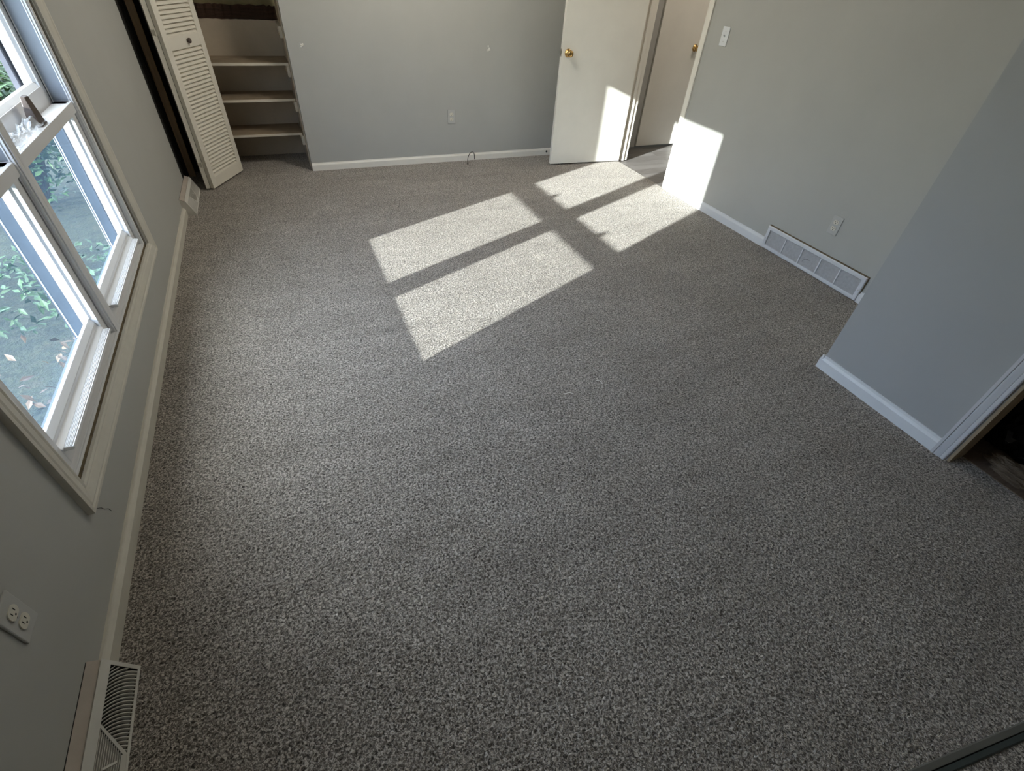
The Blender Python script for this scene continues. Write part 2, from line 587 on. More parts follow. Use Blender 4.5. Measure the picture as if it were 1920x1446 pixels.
# ---------------------------------------------------------------- baseboards
def base_prof(h, t):
    return [(0, 0), (t, 0), (t, h * .72), (t * .75, h * .82), (t * .45, h * .90), (t * .35, h), (0, h)]
b = MB(); b.prism(base_prof(.062, .018), lambda u, v, t: (XL + u, t, v), .79, 3.945)
b.build('baseboard_left', M['trim_old'], kind='structure', label='cream baseboard under the window', cat='baseboard')
b = MB(); b.prism(base_prof(.062, .013), lambda u, v, t: (t, YB - u, v), .915, XR)
o = b.build('baseboard_back', M['trim'], kind='structure', label='cream white baseboard along the back wall', cat='baseboard')
b = MB(); b.lathe((3.184, YB - .0135, .034), (0, -1, 0), [(.010, 0), (.010, .002), (.006, .004), (.006, .001)], 16)
b.build('cable_hole', M['dark'], o, label='small dark round hole in the baseboard')
b = MB()
pr = base_prof(.070, .013)
b.prism(pr, lambda u, v, t: (XR - u, t, v), 2.345, 3.522)
b.prism(pr, lambda u, v, t: (XR - u, t, v), YD, 1.540)
b.build('baseboard_right', M['trim_new'], kind='structure', label='white baseboard running to the return air grille', cat='baseboard')
b = MB(); b.prism([(0, 0), (.014, 0), (.014, .050), (.011, .056), (.006, .062), (.005, .074), (0, .074)], lambda u, v, t: (XD - u, t, v), .524, YD + .013)
b.prism([(0, 0), (.013, 0), (.013, .050), (.010, .056), (.006, .062), (.005, .074), (0, .074)], lambda u, v, t: (t, YD + u, v), XD - .013, XR - .013)
b.build('baseboard_right_front', M['trim_new'], kind='structure', label='bright white baseboard on the jutting shaded wall', cat='baseboard')

# ---------------------------------------------------------------- window casing and windows
ci = (1.225, 2.812, .311, 2.070)
b = MB()
prof = [(0, .002), (0, .008), (.008, .011), (.014, .009), (.020, .012), (.044, .017), (.050, .015), (.056, .018), (.066, .018), (.066, -.001), (0, -.001)]
b.sweep([(ci[0], ci[2]), (ci[1], ci[2]), (ci[1], ci[3]), (ci[0], ci[3])], prof, lambda a, c, h: (XL + h, a, c))
b.build('trim_1', M['trim_old'], kind='structure', label='old cream window casing with mitred corners', cat='trim')
b = MB()
b.sweep([(1.2165, .3205), (2.7835, .3205), (2.7835, 2.0835), (1.2165, 2.0835)], [(0, -.010), (.0, -.030), (.016, -.030), (.016, -.006)], lambda a, c, h: (XL + h, a, c))
gap = b.build('trim_6', M['gap_dirt_shade'], kind='structure', label='brown dirty gap around the window frame', cat='trim')

def make_window(name, y0, label):
    y1 = y0 + .783
    zb, zt = .321, 2.080
    r = root(name, label, 'window', (0, y0, 0), 0, kind='structure')
    w = y1 - y0
    # all parts local: y measured from y0
    def ring(mb, x0, x1, a0, a1, c0, c1, t, tb=None, tt=None):
        tb = tb or t; tt = tt or t
        mb.box(x0, x1, a0, a0 + t, c0, c1); mb.box(x0, x1, a1 - t, a1, c0, c1)
        mb.box(x0, x1, a0 + t, a1 - t, c0, c0 + tb); mb.box(x0, x1, a0 + t, a1 - t, c1 - tt, c1)
    f = MB()
    ring(f, -.150, -.026, 0, w, zb, zt, .030, .0145)
    # raised interior flange and jamb tracks
    ring(f, -.026, -.022, .0, .783, zb, zt, .0225, .011)
    for yy in (.030, w - .034):
        for xx in (-.147, -.0935, -.0385):
            f.box(xx, xx + .0045, yy, yy + .004, zb + .014, zt - .03)
    wf = f.build('window_frame', M['vinyl'], r, bev=.0012)
    jt = MB()
    jt.box(-.152, -.090, .0295, .0325, zb + .014, zt - .03); jt.box(-.152, -.090, w - .0325, w - .0295, zb + .014, zt - .03)
    jt.box(-.152, -.090, .0325, w - .0325, zb + .0135, zb + .0150)
    jt.build('outer_track', M['track'], wf)
    ot = MB(); ot.box(-.170, -.153, w - .090, w - .028, .99, zt - .03)
    ot.build('outer_stop', M['stop'], wf)
    jl = MB()
    jl.box(-.0890, -.0390, .0297, .0318, .958, zt - .03); jl.box(-.0890, -.0390, w - .0318, w - .0297, .958, zt - .03)
    jl.build('jamb_liner', M['liner'], wf)
    # lower sash
    s0, s1 = .034, w - .034
    lo = MB()
    x0, x1 = -.088, -.040
    lo.box(x0, x1, s0, s0 + .042, .335, .955); lo.box(x0, x1, s1 - .042, s1, .335, .955)
    lo.box(x0, x1, s0 + .042, s1 - .042, .335, .385)
    lo.prism([(-.0365, .383), (-.0365, .3885), (-.046, .397), (-.051, .401), (-.051, .412), (x0, .412), (x0, .383)], lambda u, v, t: (u, t, v), s0 + .042, s1 - .042)
    lo.box(x0, -.030, s0, s1, .916, .955)
    # glazing bead, sloped
    for (a0, a1, c0, c1) in ((s0 + .042, s1 - .042, .404, .434),):
        lo.prism([(-.0515, .4115), (-.0515, .414), (-.063, .432), (-.070, .432), (-.070, .4115)], lambda u, v, t: (u, t, v), a0, a1)
    for ya, d in ((s0 + .042, 1), (s1 - .042, -1)):
        lo.prism([(-.042, 0), (-.042, .004 * d), (-.060, .014 * d), (-.070, .014 * d), (-.070, 0)], lambda u, v, t: (u, ya + v - .010 * d, t), .432, .916)
    ls = lo.build('lower_sash', M['vinyl'], r, bev=.0012)
    li = MB()
    li.prism([(-.046, .372), (-.018, .374), (-.014, .379), (-.015, .386), (-.046, .3875)], lambda u, v, t: (u, t, v), s0 + .052, s1 - .052)
    for k in range(7):
        xx = -.043 + k * .0038
        li.box(xx, xx + .0014, s0 + .054, s1 - .054, .386, .3885)
    li.build('lift_rail', M['vinyl'], ls)
    g = MB(); g.box(-.0665, -.0635, s0 + .040, s1 - .040, .43, .92)
    g.build('glass_pane', M['glass'], ls)
    # upper sash, one track further out
    upm = MB()
    x0, x1 = -.143, -.0955
    upm.box(x0, x1, s0, s0 + .042, .93, zt - .03); upm.box(x0, x1, s1 - .042, s1, .93, zt - .03)
    upm.box(x0, x1, s0 + .042, s1 - .042, .93, 1.016); upm.box(x0, x1, s0 + .042, s1 - .042, 2.014, zt - .03)
    upm.prism([(-.097, 1.016), (-.110, 1.032), (-.125, 1.032), (-.125, 1.016)], lambda u, v, t: (u, t, v), s0 + .042, s1 - .042)
    for ya, d in ((s0 + .042, 1), (s1 - .042, -1)):
        upm.prism([(-.097, -.002 * d), (-.110, .010 * d), (-.125, .010 * d), (-.125, -.002 * d)], lambda u, v, t: (u, ya + v, t), 1.03, 2.014)
    us = upm.build('upper_sash', M['vinyl'], r, bev=.0012)
    g = MB(); g.box(-.1175, -.1145, s0 + .040, s1 - .040, 1.02, 2.02)
    g.build('glass_pane', M['glass'], us)
    # cam lock on the check rail with its keeper on the upper sash
    k = MB()
    yc = w / 2 - .006
    k.box(-.080, -.040, yc - .034, yc + .034, .955, .962)
    k.add([(-.076, yc - .032, .962), (-.043, yc - .030, .962), (-.043, yc + .032, .962), (-.076, yc + .030, .962),
           (-.066, yc - .014, 1.046), (-.052, yc - .014, 1.044), (-.052, yc + .022, 1.042), (-.066, yc + .018, 1.046)],
          [(0, 3, 2, 1), (4, 5, 6, 7), (0, 1, 5, 4), (1, 2, 6, 5), (2, 3, 7, 6), (3, 0, 4, 7)])
    k.build('sash_lock', M['lock'], ls, bev=.002)
    # insect screen
    sc = MB()
    ring(sc, -.106, -.098, .033, w - .033, .337, .928, .012)
    sf = sc.build('screen_frame', M['track'], r, bev=.001)
    sc = MB()
    sc.add([(-.102, .040, .345), (-.102, w - .040, .345), (-.102, w - .040, .920), (-.102, .040, .920)], [(0, 1, 2, 3)])
    sc.build('screen_mesh', M['screen'], sf)
    return r
make_window('window_1', 1.217, 'nearer white vinyl sash window of the pair')
make_window('window_2', 2.000, 'farther white vinyl sash window of the pair, plastic film on its meeting rail')

# crumpled clear film around the lock of the farther window
random.seed(11)
b = MB()
nx, ny = 16, 34
vs_, fs_ = [], []
for i in range(nx + 1):
    for j in range(ny + 1):
        u, v = i / nx, j / ny
        x = -.088 + .052 * u
        y = 2.075 + .40 * v
        env = math.sin(math.pi * v) ** .6 * (.35 + .65 * math.sin(math.pi * min(1, u + .1)))
        z = .957 + .042 * env * (.55 + .75 * noise.noise((u * 4.1, v * 9.3, 2.2)) + .35 * noise.noise((u * 11, v * 21, 5.1)))
        vs_.append((x + .006 * noise.noise((v * 9, u * 5, 9)), y + .01 * noise.noise((u * 6, v * 7, 4)), max(.9565, z)))
for i in range(nx):
    for j in range(ny):
        q = i * (ny + 1) + j
        fs_.append((q, q + 1, q + ny + 2, q + ny + 1))
b.add(vs_, fs_)
b.build('plastic_film', M['film'], label='crumpled clear plastic film lying on the farther window meeting rail', cat='plastic wrap')

# ---------------------------------------------------------------- outside
b = MB()
n_ = 40
vs_, fs_ = [], []
for i in range(n_ + 1):
    for j in range(n_ + 1):
        x = -.22 - 14 * (i / n_) ** 1.5
        y = -6 + 26 * j / n_
        vs_.append((x, y, -.42 + .05 * noise.noise((x * .8, y * .8, 0)) * min(1, i / 4)))
for i in range(n_):
    for j in range(n_):
        q = i * (n_ + 1) + j
        fs_.append((q, q + 1, q + n_ + 2, q + n_ + 1))
b.add(vs_, fs_)
b.build('ground', M['ground'], kind='structure', smooth=True, label='dark leafy ground outside the window', cat='ground')

def leaf_at(mb, c, size, rnd):
    d = Vector((rnd.uniform(-1, 1), rnd.uniform(-1, 1), rnd.uniform(-.5, .5))).normalized()
    n = Vector((rnd.uniform(-.8, .8), rnd.uniform(-.8, .8), 1)).normalized()
    s = d.cross(n).normalized()
    n = s.cross(d)
    c = Vector(c)
    L, Wd = size, size * .42
    p = [c - d * L * .5, c - d * L * .1 + s * Wd * .5 + n * L * .05, c + d * L * .5 - n * L * .06, c - d * L * .1 - s * Wd * .5 + n * L * .05, c + n * 0]
    mb.add(p, [(0, 1, 4), (1, 2, 4), (2, 3, 4), (3, 0, 4)])

def shrub(x, y, h, rad, n, mat, seed, label, size=.075):
    rnd = random.Random(seed)
    r = root('shrub', label, 'shrub', (x, y, -.42), 0, group='shrubs outside the window')
    st, lf = MB(), MB()
    tips = []
    for k in range(9):
        a = rnd.uniform(0, 2 * math.pi)
        q = rad * rnd.uniform(.2, .85)
        top = Vector((math.cos(a) * q, math.sin(a) * q, h * rnd.uniform(.55, .95)))
        pts = [Vector((0, 0, -.03)) * (1 - t) + top * t + Vector((0, 0, .12 * math.sin(math.pi * t))) for t in (0, .33, .66, 1)]
        st.tube(pts, [.018, .013, .009, .004], 6)
        tips.append(pts)
    for k in range(n):
        pts = rnd.choice(tips)
        t = rnd.uniform(.25, 1)
        base = pts[0].lerp(pts[3], t)
        o = Vector((rnd.gauss(0, 1), rnd.gauss(0, 1), rnd.gauss(0, .8)))
        c = base + o * rad * .30
        if x + c.x > -.40: continue
        leaf_at(lf, c, size * rnd.uniform(.6, 1.25), rnd)
    st.build('stem', M['bark'], r, smooth=True)
    lf.build('foliage', mat, r)
    return r
shrub(-1.35, 5.65, 1.75, .66, 3600, M['leaf'], 1, 'tall dark green shrub seen through the farther upper pane', .085)
shrub(-1.9, 8.6, 2.3, 1.0, 3000, M['leaf2'], 2, 'paler green shrub standing behind the tall dark one', .10)
shrub(-3.0, 3.3, .8, .5, 1300, M['leaf'], 3, 'low green shrub on the ground seen through the nearer window', .085)
rnd = random.Random(5)
b = MB()
for k in range(420):
    x = -.40 - rnd.random() ** 1.3 * 1.5
    y = rnd.uniform(1.3, 3.15)
    leaf_at(b, (x, y, -.37 + rnd.uniform(0, .06)), rnd.uniform(.04, .10), rnd)
b.build('fallen_leaves', M['leaf_dry'], kind='stuff', label='brown and yellow fallen leaves on the ground outside', cat='leaves')
b = MB()
for k in range(900):
    x = -.40 - rnd.random() ** 1.2 * 1.5
    y = rnd.uniform(3.25, 4.35)
    leaf_at(b, (x, y, -.36 + rnd.uniform(0, .12)), rnd.uniform(.04, .09), rnd)
b.build('ivy_leaves', M['leaf'], kind='stuff', label='low green ivy covering the ground outside', cat='ivy')

# ---------------------------------------------------------------- open bedroom door and its frame
b = MB()
cprof = [(0, -.001), (0, .009), (.006, .012), (.018, .011), (.048, .015), (.058, .013), (.058, -.001)]
b.sweep([(3.580, 0), (3.580, 2.042), (4.366, 2.042), (4.366, 0)], cprof, lambda a, c, h: (XR - h, a, c), closed=False)
b.box(XR - .001, XR + .118, DY0, 3.583, 0, 2.045); b.box(XR - .001, XR + .118, 4.362, DY1, 0, 2.045)
b.box(XR - .001, XR + .118, 3.583, 4.362, 2.030, DZ)
b.box(XR + .040, XR + .074, 3.583, 3.595, 0, 2.03); b.box(XR + .040, XR + .074, 4.350, 4.362, 0, 2.03)
b.sweep([(3.580, 0), (3.580, 2.042), (4.366, 2.042), (4.366, 0)], cprof, lambda a, c, h: (XR + .115 + h, a, c), closed=False)
b.build('trim_2', M['trim'], kind='structure', bev=.001, label='white casing and jamb of the bedroom doorway', cat='trim')

def knob_bm(c, ax):
    k = MB()
    k.lathe(c, ax, [(.030, 0), (.032, .003), (.029, .007), (.014, .012), (.011, .022), (.013, .030), (.023, .038), (.0265, .048), (.0255, .058), (.019, .065), (.008, .068), (.0, .0682)], 28)
    return k
dr = root('door_1', 'white flush bedroom door standing open against the back wall', 'door', (XR - .003, 4.326, 0), -.066, kind='structure')
b = MB(); b.box(-.757, 0, 0, .035, .012, 2.03)
b.build('door_slab', M['door'], dr, bev=.002)
k = knob_bm((-.700, 0, .912), (0, -1, 0)).build('knob', M['brass'], dr, smooth=True, label='brass door knob')
knob_bm((-.700, .035, .912), (0, 1, 0)).build('knob', M['brass'], dr, smooth=True)
b = MB(); b.box(-.7585, -.756, .006, .029, .884, .940); b.box(-.768, -.757, .011, .024, .902, .922)
b.build('latch_plate', M['steel'], dr)
for z in (.25, 1.05, 1.82):
    b = MB(); b.lathe((.001, .039, z - .045), (0, 0, 1), [(.005, 0), (.005, .09)], 10)
    b.build('hinge', M['steel'], dr, smooth=True)

h2 = root('door_2', 'white hall door behind the open doorway, lit by a sliver of sun', 'door', (4.31, 4.725, 0), 0, kind='structure')
b = MB(); b.box(0, .755, 0, .035, .014, 2.03)
b.build('door_slab', M['door'], h2, bev=.002)
knob_bm((.470, 0, .915), (0, -1, 0)).build('knob', M['brass'], h2, smooth=True, label='brass door knob')

# trim of the dark doorway at right
b = MB()
c3 = [(0, -.001), (0, .010), (.004, .013), (.014, .013), (.016, .0115), (.018, .013), (.036, .016), (.041, .0155), (.043, .013), (.045, .017), (.056, .017), (.056, -.001)]
b.sweep([(.4685, 0), (.4685, 2.04), (-.35, 2.04), (-.35, 0)], c3, lambda a, c, h: (XD - h, a, c), closed=False)
b.build('trim_3', M['trim_shaded'], kind='structure', label='bright grooved white casing of the dark doorway at right', cat='trim')
b = MB(); b.box(XD - .001, XD + .102, .452, QY + .001, 0, 2.05); b.box(XD - .001, XD + .102, -.37, -.35, 0, 2.05)
b.build('trim_7', M['jamb_wood'], kind='structure', label='tan wood jamb inside the dark doorway', cat='trim')

# crumpled black bag and brown paper inside that doorway
def crumple(name, mat, c, size, seed, label, cat, rough=1.0):
    bm = bmesh.new()
    bmesh.ops.create_icosphere(bm, subdivisions=5, radius=1)
    for v in bm.verts:
        p = v.co.copy()
        d = 1 + rough * (.28 * noise.noise(p * 1.7 + Vector((seed, 0, 0))) + .13 * abs(noise.noise(p * 4.3 + Vector((0, seed, 0)))) + .05 * noise.noise(p * 10))
        v.co = Vector((p.x * size[0], p.y * size[1], p.z * size[2])) * d
        v.co.z = max(v.co.z, -size[2] * .55)
    zmin = min(v.co.z for v in bm.verts)
    for v in bm.verts: v.co.z -= zmin
    me = bpy.data.meshes.new(name)
    bm.to_mesh(me); bm.free()
    me.materials.append(mat)
    o = bpy.data.objects.new(name, me)
    o.location = c
    COL.objects.link(o)
    tag(o, label, cat)
    return o
crumple('garbage_bag', M['bag_black'], (3.545, .40, .004), (.24, .22, .30), 2.0, 'black plastic bag slumped in the dark doorway at right', 'bag')
crumple('crumpled_paper', M['paper'], (3.215, .300, .004), (.050, .105, .030), 6.0, 'crumpled brown paper on the floor of the dark doorway', 'paper', 1.8)

# ---------------------------------------------------------------- folded louvred closet door
bf = root('door_3', 'cream louvred bifold closet door folded open beside the closet', 'door', (0, 0, 0), 0, kind='structure')
def louvre_panel(p0, p1, side, with_knob):
    """p0: hinge end on the floor plan, p1: other end; louvre face on the +side; thickness goes behind"""
    d = (Vector((*p1, 0)) - Vector((*p0, 0)))
    Lg = d.length
    d.normalize()
    nrm = Vector((d.y, -d.x, 0)) * side
    o3 = Vector((*p0, 0))
    T = .028
    def P(s, h, z): return o3 + d * s + nrm * h + Vector((0, 0, z))
    def bx(mb, s0, s1, h0, h1, z0, z1):
        mb.add([P(s0, h0, z0), P(s1, h0, z0), P(s1, h1, z0), P(s0, h1, z0), P(s0, h0, z1), P(s1, h0, z1), P(s1, h1, z1), P(s0, h1, z1)],
               [(0, 3, 2, 1), (4, 5, 6, 7), (0, 1, 5, 4), (1, 2, 6, 5), (2, 3, 7, 6), (3, 0, 4, 7)])
    fr = MB()
    zb, zt = .012, 2.01
    sw = .052
    bx(fr, 0, sw, -T, 0, zb, zt); bx(fr, Lg - sw, Lg, -T, 0, zb, zt)
    for z0, z1 in ((zb, .088), (.895, .968), (zt - .07, zt)):
        bx(fr, sw, Lg - sw, -T, 0, z0, z1)
    panel = fr.build('door_panel', M['bifold'], bf, bev=.0015)
    sl = MB()
    for z0, z1 in ((.088, .895), (.968, zt - .07)):
        n = round((z1 - z0) / .0243)
        st = (z1 - z0) / n
        for k in range(n):
            zc = z0 + (k + .5) * st
            # slat tilted: front edge low, back edge high
            for_ = [(-.002, zc - .0135), (-.0015, zc - .0085), (-.0245, zc + .0145), (-.026, zc + .0095)]
            vs0 = [P(sw - .003, h, z) for h, z in for_] + [P(Lg - sw + .003, h, z) for h, z in for_]
            sl.add(vs0, [(0, 1, 2, 3), (7, 6, 5, 4), (0, 4, 5, 1), (1, 5, 6, 2), (2, 6, 7, 3), (3, 7, 4, 0)])
    sl.build('louvres', M['bifold'], panel)
    if with_knob:
        kk = MB()
        kk.lathe(P(Lg * .56, 0, .935), nrm, [(.010, 0), (.0125, .004), (.016, .014), (.015, .020), (.008, .024), (.0, .0245)], 18)
        kk.build('knob', M['lock'], panel, smooth=True, label='small dark oval knob')
    return P, Lg
Pa, La = louvre_panel((.157, 4.402), (.367, 4.796), 1, True)
Pb, Lb = louvre_panel((.103, 4.412), (.035, 4.853), -1, False)
for z in (.19, 1.0, 1.83):
    b = MB()
    b.obox((.127, 4.3925, z), (.93, -.37, 0), (.37, .93, 0), (0, 0, 1), .022, .0012, .016)
    b.lathe((.129, 4.390, z - .018), (0, 0, 1), [(.004, 0), (.004, .036)], 10)
    b.build('hinge', M['ivory'], bf)
# closet shelves: three, with end cleats
for zt, xe, lab in ((.762, .905, 'top one of the three painted closet shelves'), (.512, .900, 'middle one of the three painted closet shelves'), (.254, .897, 'lowest of the three painted closet shelves')):
    b = MB(); b.box(.086, xe, 4.90, 5.2195, zt - .019, zt - .0006)
    b.box(.0865, xe - .0005, 4.902, 5.219, zt - .0006, zt, 1)
    b.build('closet_shelf', [M['shelf'], M['shelf_top']], label=lab, cat='shelf', group='closet shelves')
for zt, lab in ((1.0, 'highest small wood cleat on the closet side wall, below the dark strip'), (.743, 'wood cleat under the top closet shelf'), (.493, 'wood cleat under the middle closet shelf'), (.235, 'wood cleat under the lowest closet shelf')):
    b = MB(); b.box(.885, .9065, 4.875, 5.215, zt - .075, zt - .0005)
    b.build('shelf_cleat', M['shelf'], bev=.002, label=lab, cat='cleat', group='closet shelf cleats')

# ---------------------------------------------------------------- outlets, switch
def outlet(name, loc, rz, plate_m, label, w=.070):
    r = root(name, label, 'outlet', loc, rz, group='wall outlets')
    # local: wall plane y = 0, facing -y; x across, z up from centre
    p = MB(); p.prism([(-w / 2, -.0575), (w / 2, -.0575), (w / 2, .0575), (-w / 2, .0575)], lambda u, v, t: (u, t, v), 0, -.006)
    p.build('cover_plate', plate_m, r, bev=.0025)
    for zc in (.0195, -.0195):
        q = MB()
        poly = []
        for i in range(24):
            t = 2 * math.pi * i / 24
            poly.append((.0175 * math.cos(t), max(-.0135, min(.0135, .0175 * math.sin(t))) + zc))
        q.prism(poly, lambda u, v, t: (u, t, v), -.0055, -.0085)
        f = q.build('receptacle', M['ivory'], r)
        h = MB()
        h.box(-.0075, -.0052, -.0087, -.008, zc - .001, zc + .008); h.box(.0052, .0075, -.0087, -.008, zc - .002, zc + .008)
        h.lathe((0, -.008, zc - .0075), (0, -1, 0), [(.0025, 0), (.0025, .0007)], 10)
        h.build('slots', M['dark'], f)
    s = MB(); s.lathe((0, -.006, 0), (0, -1, 0), [(.003, 0), (.0028, .0012)], 10)
    s.build('screw', M['screw'], r)
    return r
outlet('electrical_outlet', (XL, .785, .397), -math.pi / 2, M['plate_g'], 'grey painted outlet with dirty ivory sockets below the window, low at left')
bpy.data.objects['electrical_outlet'].rotation_euler = (0, 0, math.pi / 2)
outlet('electrical_outlet', (2.185, YB, .382), 0, M['plate_g'], 'painted outlet on the back wall right of the closet')
outlet('electrical_outlet', (XR, 1.8995, .346), -math.pi / 2, M['plate_g'], 'grey outlet above the return air grille')

r = root('light_switch', 'white toggle light switch plate beside the open doorway', 'light switch', (XR, 3.334, 1.158), -math.pi / 2)
p = MB(); p.prism([(-.035, -.0575), (.035, -.0575), (.035, .0575), (-.035, .0575)], lambda u, v, t: (u, t, v), 0, -.008)
p.build('cover_plate', M['plate'], r, bev=.003)
p = MB(); p.obox((0, -.013, .003), (1, 0, 0), (0, .85, -.53), (0, .53, .85), .005, .010, .0045)
p.build('toggle', M['plate'], r, bev=.001)
for z in (.030, -.030):
    p = MB(); p.lathe((0, -.008, z), (0, -1, 0), [(.003, 0), (.0028, .0012)], 10); p.build('screw', M['screw'], r)

# ---------------------------------------------------------------- return air grille on the right wall
r = root('return_air_grille', 'long white five section return air grille at the foot of the right wall', 'vent', (XR, 1.942, 0))
f = MB()
L2 = .400
z0, z1 = .006, .163
xo, xi = -.020, 0
prof = [(0, .012), (0, .019), (.004, .020), (.021, .020), (.026, .016), (.026, 0), (0, 0)]
f.sweep([(-L2 + .026, z0 + .024), (L2 - .026, z0 + .024), (L2 - .026, z1 - .026), (-L2 + .026, z1 - .026)], prof, lambda a, c, h: (-h, a, c))
inner = 2 * (L2 - .026)
cell = inner / 5
for k in range(1, 5):
    yy = -L2 + .026 + cell * k
    f.box(-.019, -.004, yy - .004, yy + .004, z0 + .022, z1 - .024)
f.build('grille_frame', M['grille'], r)
for k in range(5):
    ya = -L2 + .026 + cell * k + .003
    yb = ya + cell - .006
    g = MB()
    nb = 15
    for i in range(nb):
        zc = z0 + .026 + (z1 - z0 - .054) * (i + .5) / nb
        g.add([(-.016, ya, zc - .003), (-.016, yb, zc - .003), (-.004, yb, zc + .003), (-.004, ya, zc + .003),
               (-.0155, ya, zc - .0022), (-.0155, yb, zc - .0022), (-.0035, yb, zc + .0038), (-.0035, ya, zc + .0038)],
              [(0, 1, 2, 3), (7, 6, 5, 4), (0, 4, 5, 1), (3, 2, 6, 7), (0, 3, 7, 4), (1, 5, 6, 2)])
    g.build('louvre_section', M['grille_in'], r)
g = MB(); g.box(-.003, -.001, -L2 + .02, L2 - .02, z0 + .02, z1 - .02)
g.build('duct_opening', M['near_black'], r)
g = MB(); g.box(-.012, -.0005, -L2 - .003, L2, z1 - .002, z1 + .0045); g.box(-.010, -.0005, -L2 - .004, -L2 + .004, .01, z1 + .003)  # brown strips stand in for the shadow line at the frame edge
g.build('wall_gap', M['gap_dirt_shade'], r, label='brown shade line painted along the gap above the frame')
for yy in (-L2 + .012, L2 - .012):
    p = MB(); p.lathe((-.0195, yy, .075), (-1, 0, 0), [(.004, 0), (.0035, .0016)], 10); p.build('screw', M['steel'], r)
b = MB()
b.tube([(-.0165, .045, .055), (-.0168, .038, .070), (-.0168, .028, .080), (-.0168, .012, .086), (-.0165, -.004, .084)], .0008, 6)
b.build('scratch', M['near_black'], r, label='curved dark scratch on the middle section')

# ---------------------------------------------------------------- baseboard registers
def register(loc, label, Lg=.50):
    r = root('baseboard_register', label, 'vent', loc, 0, group='baseboard registers')
    # local x out from wall, y from 0 (far end) to -Lg (near end)
    xb, zb_ = 0.0, .116          # top back edge on the wall
    xr, zr = .031, .100          # ridge
    xf, zf = .074, .004          # foot of the sloping face
    A = Vector((xr, 0, zr)); B = Vector((xf, 0, zf))
    dv = (B - A); H = dv.length; dv.normalize()
    nv = Vector((dv.z, 0, -dv.x)) * -1
    if nv.x < 0: nv = -nv
    def F(u, v, h=0.0):
        p = A + dv * v + nv * h
        return (p.x, -u, p.z)
    # back and top shell with end caps
    sh = MB()
    sh.add([(xb, 0, zb_), (xr - .006, 0, zr + .0032), (xr - .006, -Lg, zr + .0032), (xb, -Lg, zb_),
            (xb, 0, zb_ - .003), (xr - .006, 0, zr), (xr - .006, -Lg, zr), (xb, -Lg, zb_ - .003)],
           [(0, 1, 2, 3), (7, 6, 5, 4), (0, 4, 5, 1), (2, 6, 7, 3)])
    sh.build('top_plate', M['register_b'], r, label='dusty pinkish top plate')
    gp = MB(); gp.box(-.0002, .0012, -Lg, -.002, zb_ - .003, zb_ + .0012)
    gp.build('wall_gap', M['near_black'], r)
    bd = MB()
    for y in (0, -Lg + .0015):
        bd.add([(xb, y, 0), (xf, y, 0), (xf, y, zf), (xr, y, zr), (xb, y, zb_ - .002)] + [(xb, y - .0015, 0), (xf, y - .0015, 0), (xf, y - .0015, zf), (xr, y - .0015, zr), (xb, y - .0015, zb_ - .002)],
               [(0, 1, 2, 3, 4), (9, 8, 7, 6, 5), (0, 5, 6, 1), (1, 6, 7, 2), (2, 7, 8, 3), (3, 8, 9, 4)])
    v1, v2 = .020, H - .007      # slot field across the face
    def strip(poly, t=.0015, mb=bd):
        n = len(poly)
        vs = [F(u, v, t) for u, v in poly] + [F(u, v, -.0005) for u, v in poly]
        mb.add(vs, [tuple(range(n)), tuple(range(n, 2 * n))[::-1]] + [(i, n + i, n + (i + 1) % n, (i + 1) % n) for i in range(n)])
    strip([(0, -.007), (Lg, -.007), (Lg, v1), (0, v1)])
    strip([(0, v2), (Lg, v2), (Lg, H), (0, H)])
    strip([(0, v1), (.010, v1), (.010, v2), (0, v2)])
    strip([(Lg - .010, v1), (Lg, v1), (Lg, v2), (Lg - .010, v2)])
    dl = .062
    def diag(v): return .150 + dl * (v - v1) / (v2 - v1)
    for sgn in (0, 1):
        q = [(diag(v1) - .001, v1), (diag(v1) + .007, v1), (diag(v2) + .007, v2), (diag(v2) - .004, v2)]
        if sgn: q = [(Lg - u, v) for u, v in q]
        strip(q, .0012)
    strip([(diag(v2), v2 - .014), (Lg - diag(v2), v2 - .014), (Lg - diag(v2), v2), (diag(v2), v2)], .0012)
    bd.build('register_body', M['register'], r)
    dk = MB(); strip([(.004, v1 - .004), (Lg - .004, v1 - .004), (Lg - .004, v2 + .004), (.004, v2 + .004)], .0, dk)
    for i, p in enumerate(dk.v): dk.v[i] = (p[0] - .007, p[1], p[2] - .004)
    dk.build('duct_opening', M['near_black'], r)
    # curved vanes either side, straight vanes in the middle
    vn = MB()
    def vane(pts):
        for (a, b_) in zip(pts[:-1], pts[1:]):
            vs = []
            for (u, v) in (a, b_):
                vs += [F(u - .0011, v, .0006), F(u + .0011, v, .0006), F(u + .0038, v, -.0055), F(u + .0020, v, -.0055)]
            vn.add(vs, [(0, 1, 5, 4), (1, 2, 6, 5), (2, 3, 7, 6), (3, 0, 4, 7), (0, 3, 2, 1), (4, 5, 6, 7)])
    k = 0
    u0 = -.030
    while u0 < diag(v2):
        arc = []
        for i in range(13):
            v = v2 - (v2 - v1) * i / 12
            w_ = (v2 - v) / (v2 - v1)
            u = u0 + .034 * w_ ** 2.1
            if u > diag(v): break
            if u >= .010: arc.append((u, v))
        if len(arc) > 1:
            vane(arc)
            vane([(Lg - u, v) for u, v in arc])
        u0 += .0092
    ns = 11
    for i in range(ns):
        v = v1 + (v2 - .014 - v1) * (i + .5) / ns
        ua, ub = diag(v) + .007, Lg - diag(v) - .007
        vs = []
        for u in (ua, ub):
            vs += [F(u, v - .0007, .0006), F(u, v + .0007, .0006), F(u, v + .0006, -.0055), F(u, v - .0002, -.0055)]
        vn.add(vs, [(0, 1, 5, 4), (1, 2, 6, 5), (2, 3, 7, 6), (3, 0, 4, 7), (0, 3, 2, 1), (4, 5, 6, 7)])
    vn.build('vanes', M['register'], r)
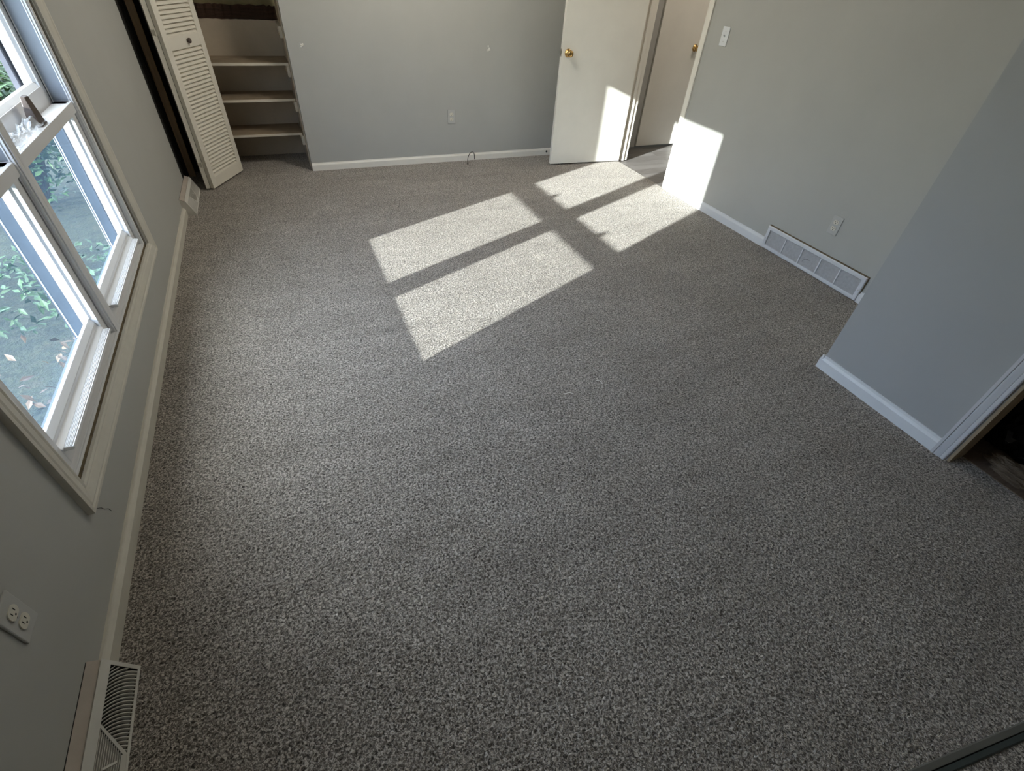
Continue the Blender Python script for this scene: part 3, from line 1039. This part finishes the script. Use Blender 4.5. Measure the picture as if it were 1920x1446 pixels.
    lv = MB(); lv.obox((xr + .028, -Lg / 2 + .012, zr - .045), (.86, .3, -.4), (-.3, .95, 0), (.4, 0, .9), .014, .003, .003)
    lv.build('damper_lever', M['register'], r, bev=.001)
    return r
reg = register((XL, .795, 0), 'white baseboard register with curved vanes at the bottom left, near the low outlet')
reg2 = copy_tree(reg)
reg2.location = (XL, 4.430, 0)
reg2['label'] = 'white baseboard register beside the folded louvred closet door'

# ---------------------------------------------------------------- cable loop and wall scars
b = MB()
pts = [(2.2986, 4.572, -.004)]
for i in range(15):
    t = math.pi * i / 14
    pts.append((2.352 - .053 * math.cos(t), 4.630 - .054 * math.cos(t), .036 + .052 * math.sin(t)))
pts.append((2.406, 4.683, .006))
b.tube(pts, .0032, 8)
b.lathe((2.2986, 4.572, -.001), (0, 0, 1), [(.0055, 0), (.0055, .014), (.0035, .017)], 10)
b.build('coaxial_cable', M['cable'], smooth=True, label='thin black cable looping out of the carpet at the back baseboard', cat='cable')

def scar(x, z, seed, label):
    rnd = random.Random(seed)
    o = root('wall_anchor', label, 'wall anchor', (x, YB, z), 0, group='wall anchor scars on the back wall')
    m = MB()
    for k in range(5):
        a = rnd.uniform(0, 6.28)
        m.lathe((rnd.uniform(-.006, .012), 0, rnd.uniform(-.020, .010)), (rnd.uniform(-.3, .3), -1, rnd.uniform(-.3, .3)), [(rnd.uniform(.005, .010), 0), (rnd.uniform(.003, .007), .004), (.001, .007)], 9)
    m.build('torn_plaster', M['spackle'], o)
    m = MB(); m.lathe((-.010, -.0005, .010), (0, -1, 0), [(.006, 0), (.0055, .0012)], 10)
    m.build('screw_hole', M['plate_g'], o)
scar(1.017, .908, 3, 'white torn wall anchor on the back wall near the closet corner')
scar(2.530, .902, 8, 'white torn wall anchor on the back wall near the open door')

# ---------------------------------------------------------------- sliding door track at the bottom right
tr = root('sliding_door_track', 'flat olive metal sliding door track across the carpet, bottom right corner', 'door track', (0, .0529, 0), math.atan2(-.129, 1))
b = MB(); b.prism([(0, 0), (0, .004), (-.003, .006), (-.0165, .006), (-.0165, 0)], lambda u, v, t: (t, u, v), .05, 3.03)
b.build('front_rail', M['bronze'], tr)
b = MB(); b.box(.05, 3.03, -.0200, -.0160, 0, .0015)
b.build('groove', M['dark'], tr)
b = MB(); b.prism([(-.0195, 0), (-.0195, .005), (-.031, .005), (-.035, .002), (-.035, 0)], lambda u, v, t: (t, u, v), .05, 3.03)
b.build('rear_rail', M['bronze_dark'], tr)

# ---------------------------------------------------------------- lint on the carpet
for p, q, lab in (((1.664, 1.386, .003), (1.706, 1.366, .004), 'white lint thread on the carpet, the nearer of two past the sunlit patch'),
                  ((1.858, 1.418, .003), (1.872, 1.385, .004), 'white lint thread on the carpet, the farther of two past the sunlit patch')):
    p, q = Vector(p), Vector(q)
    m_ = (p + q) / 2 + Vector((.004, .006, .003))
    b = MB(); b.tube([p, (p + m_) / 2 + Vector((0, -.003, .001)), m_, (q + m_) / 2 + Vector((.003, 0, .001)), q], .0016, 6)
    b.build('lint_thread', M['spackle'], label=lab, cat='lint', group='lint threads on the carpet')
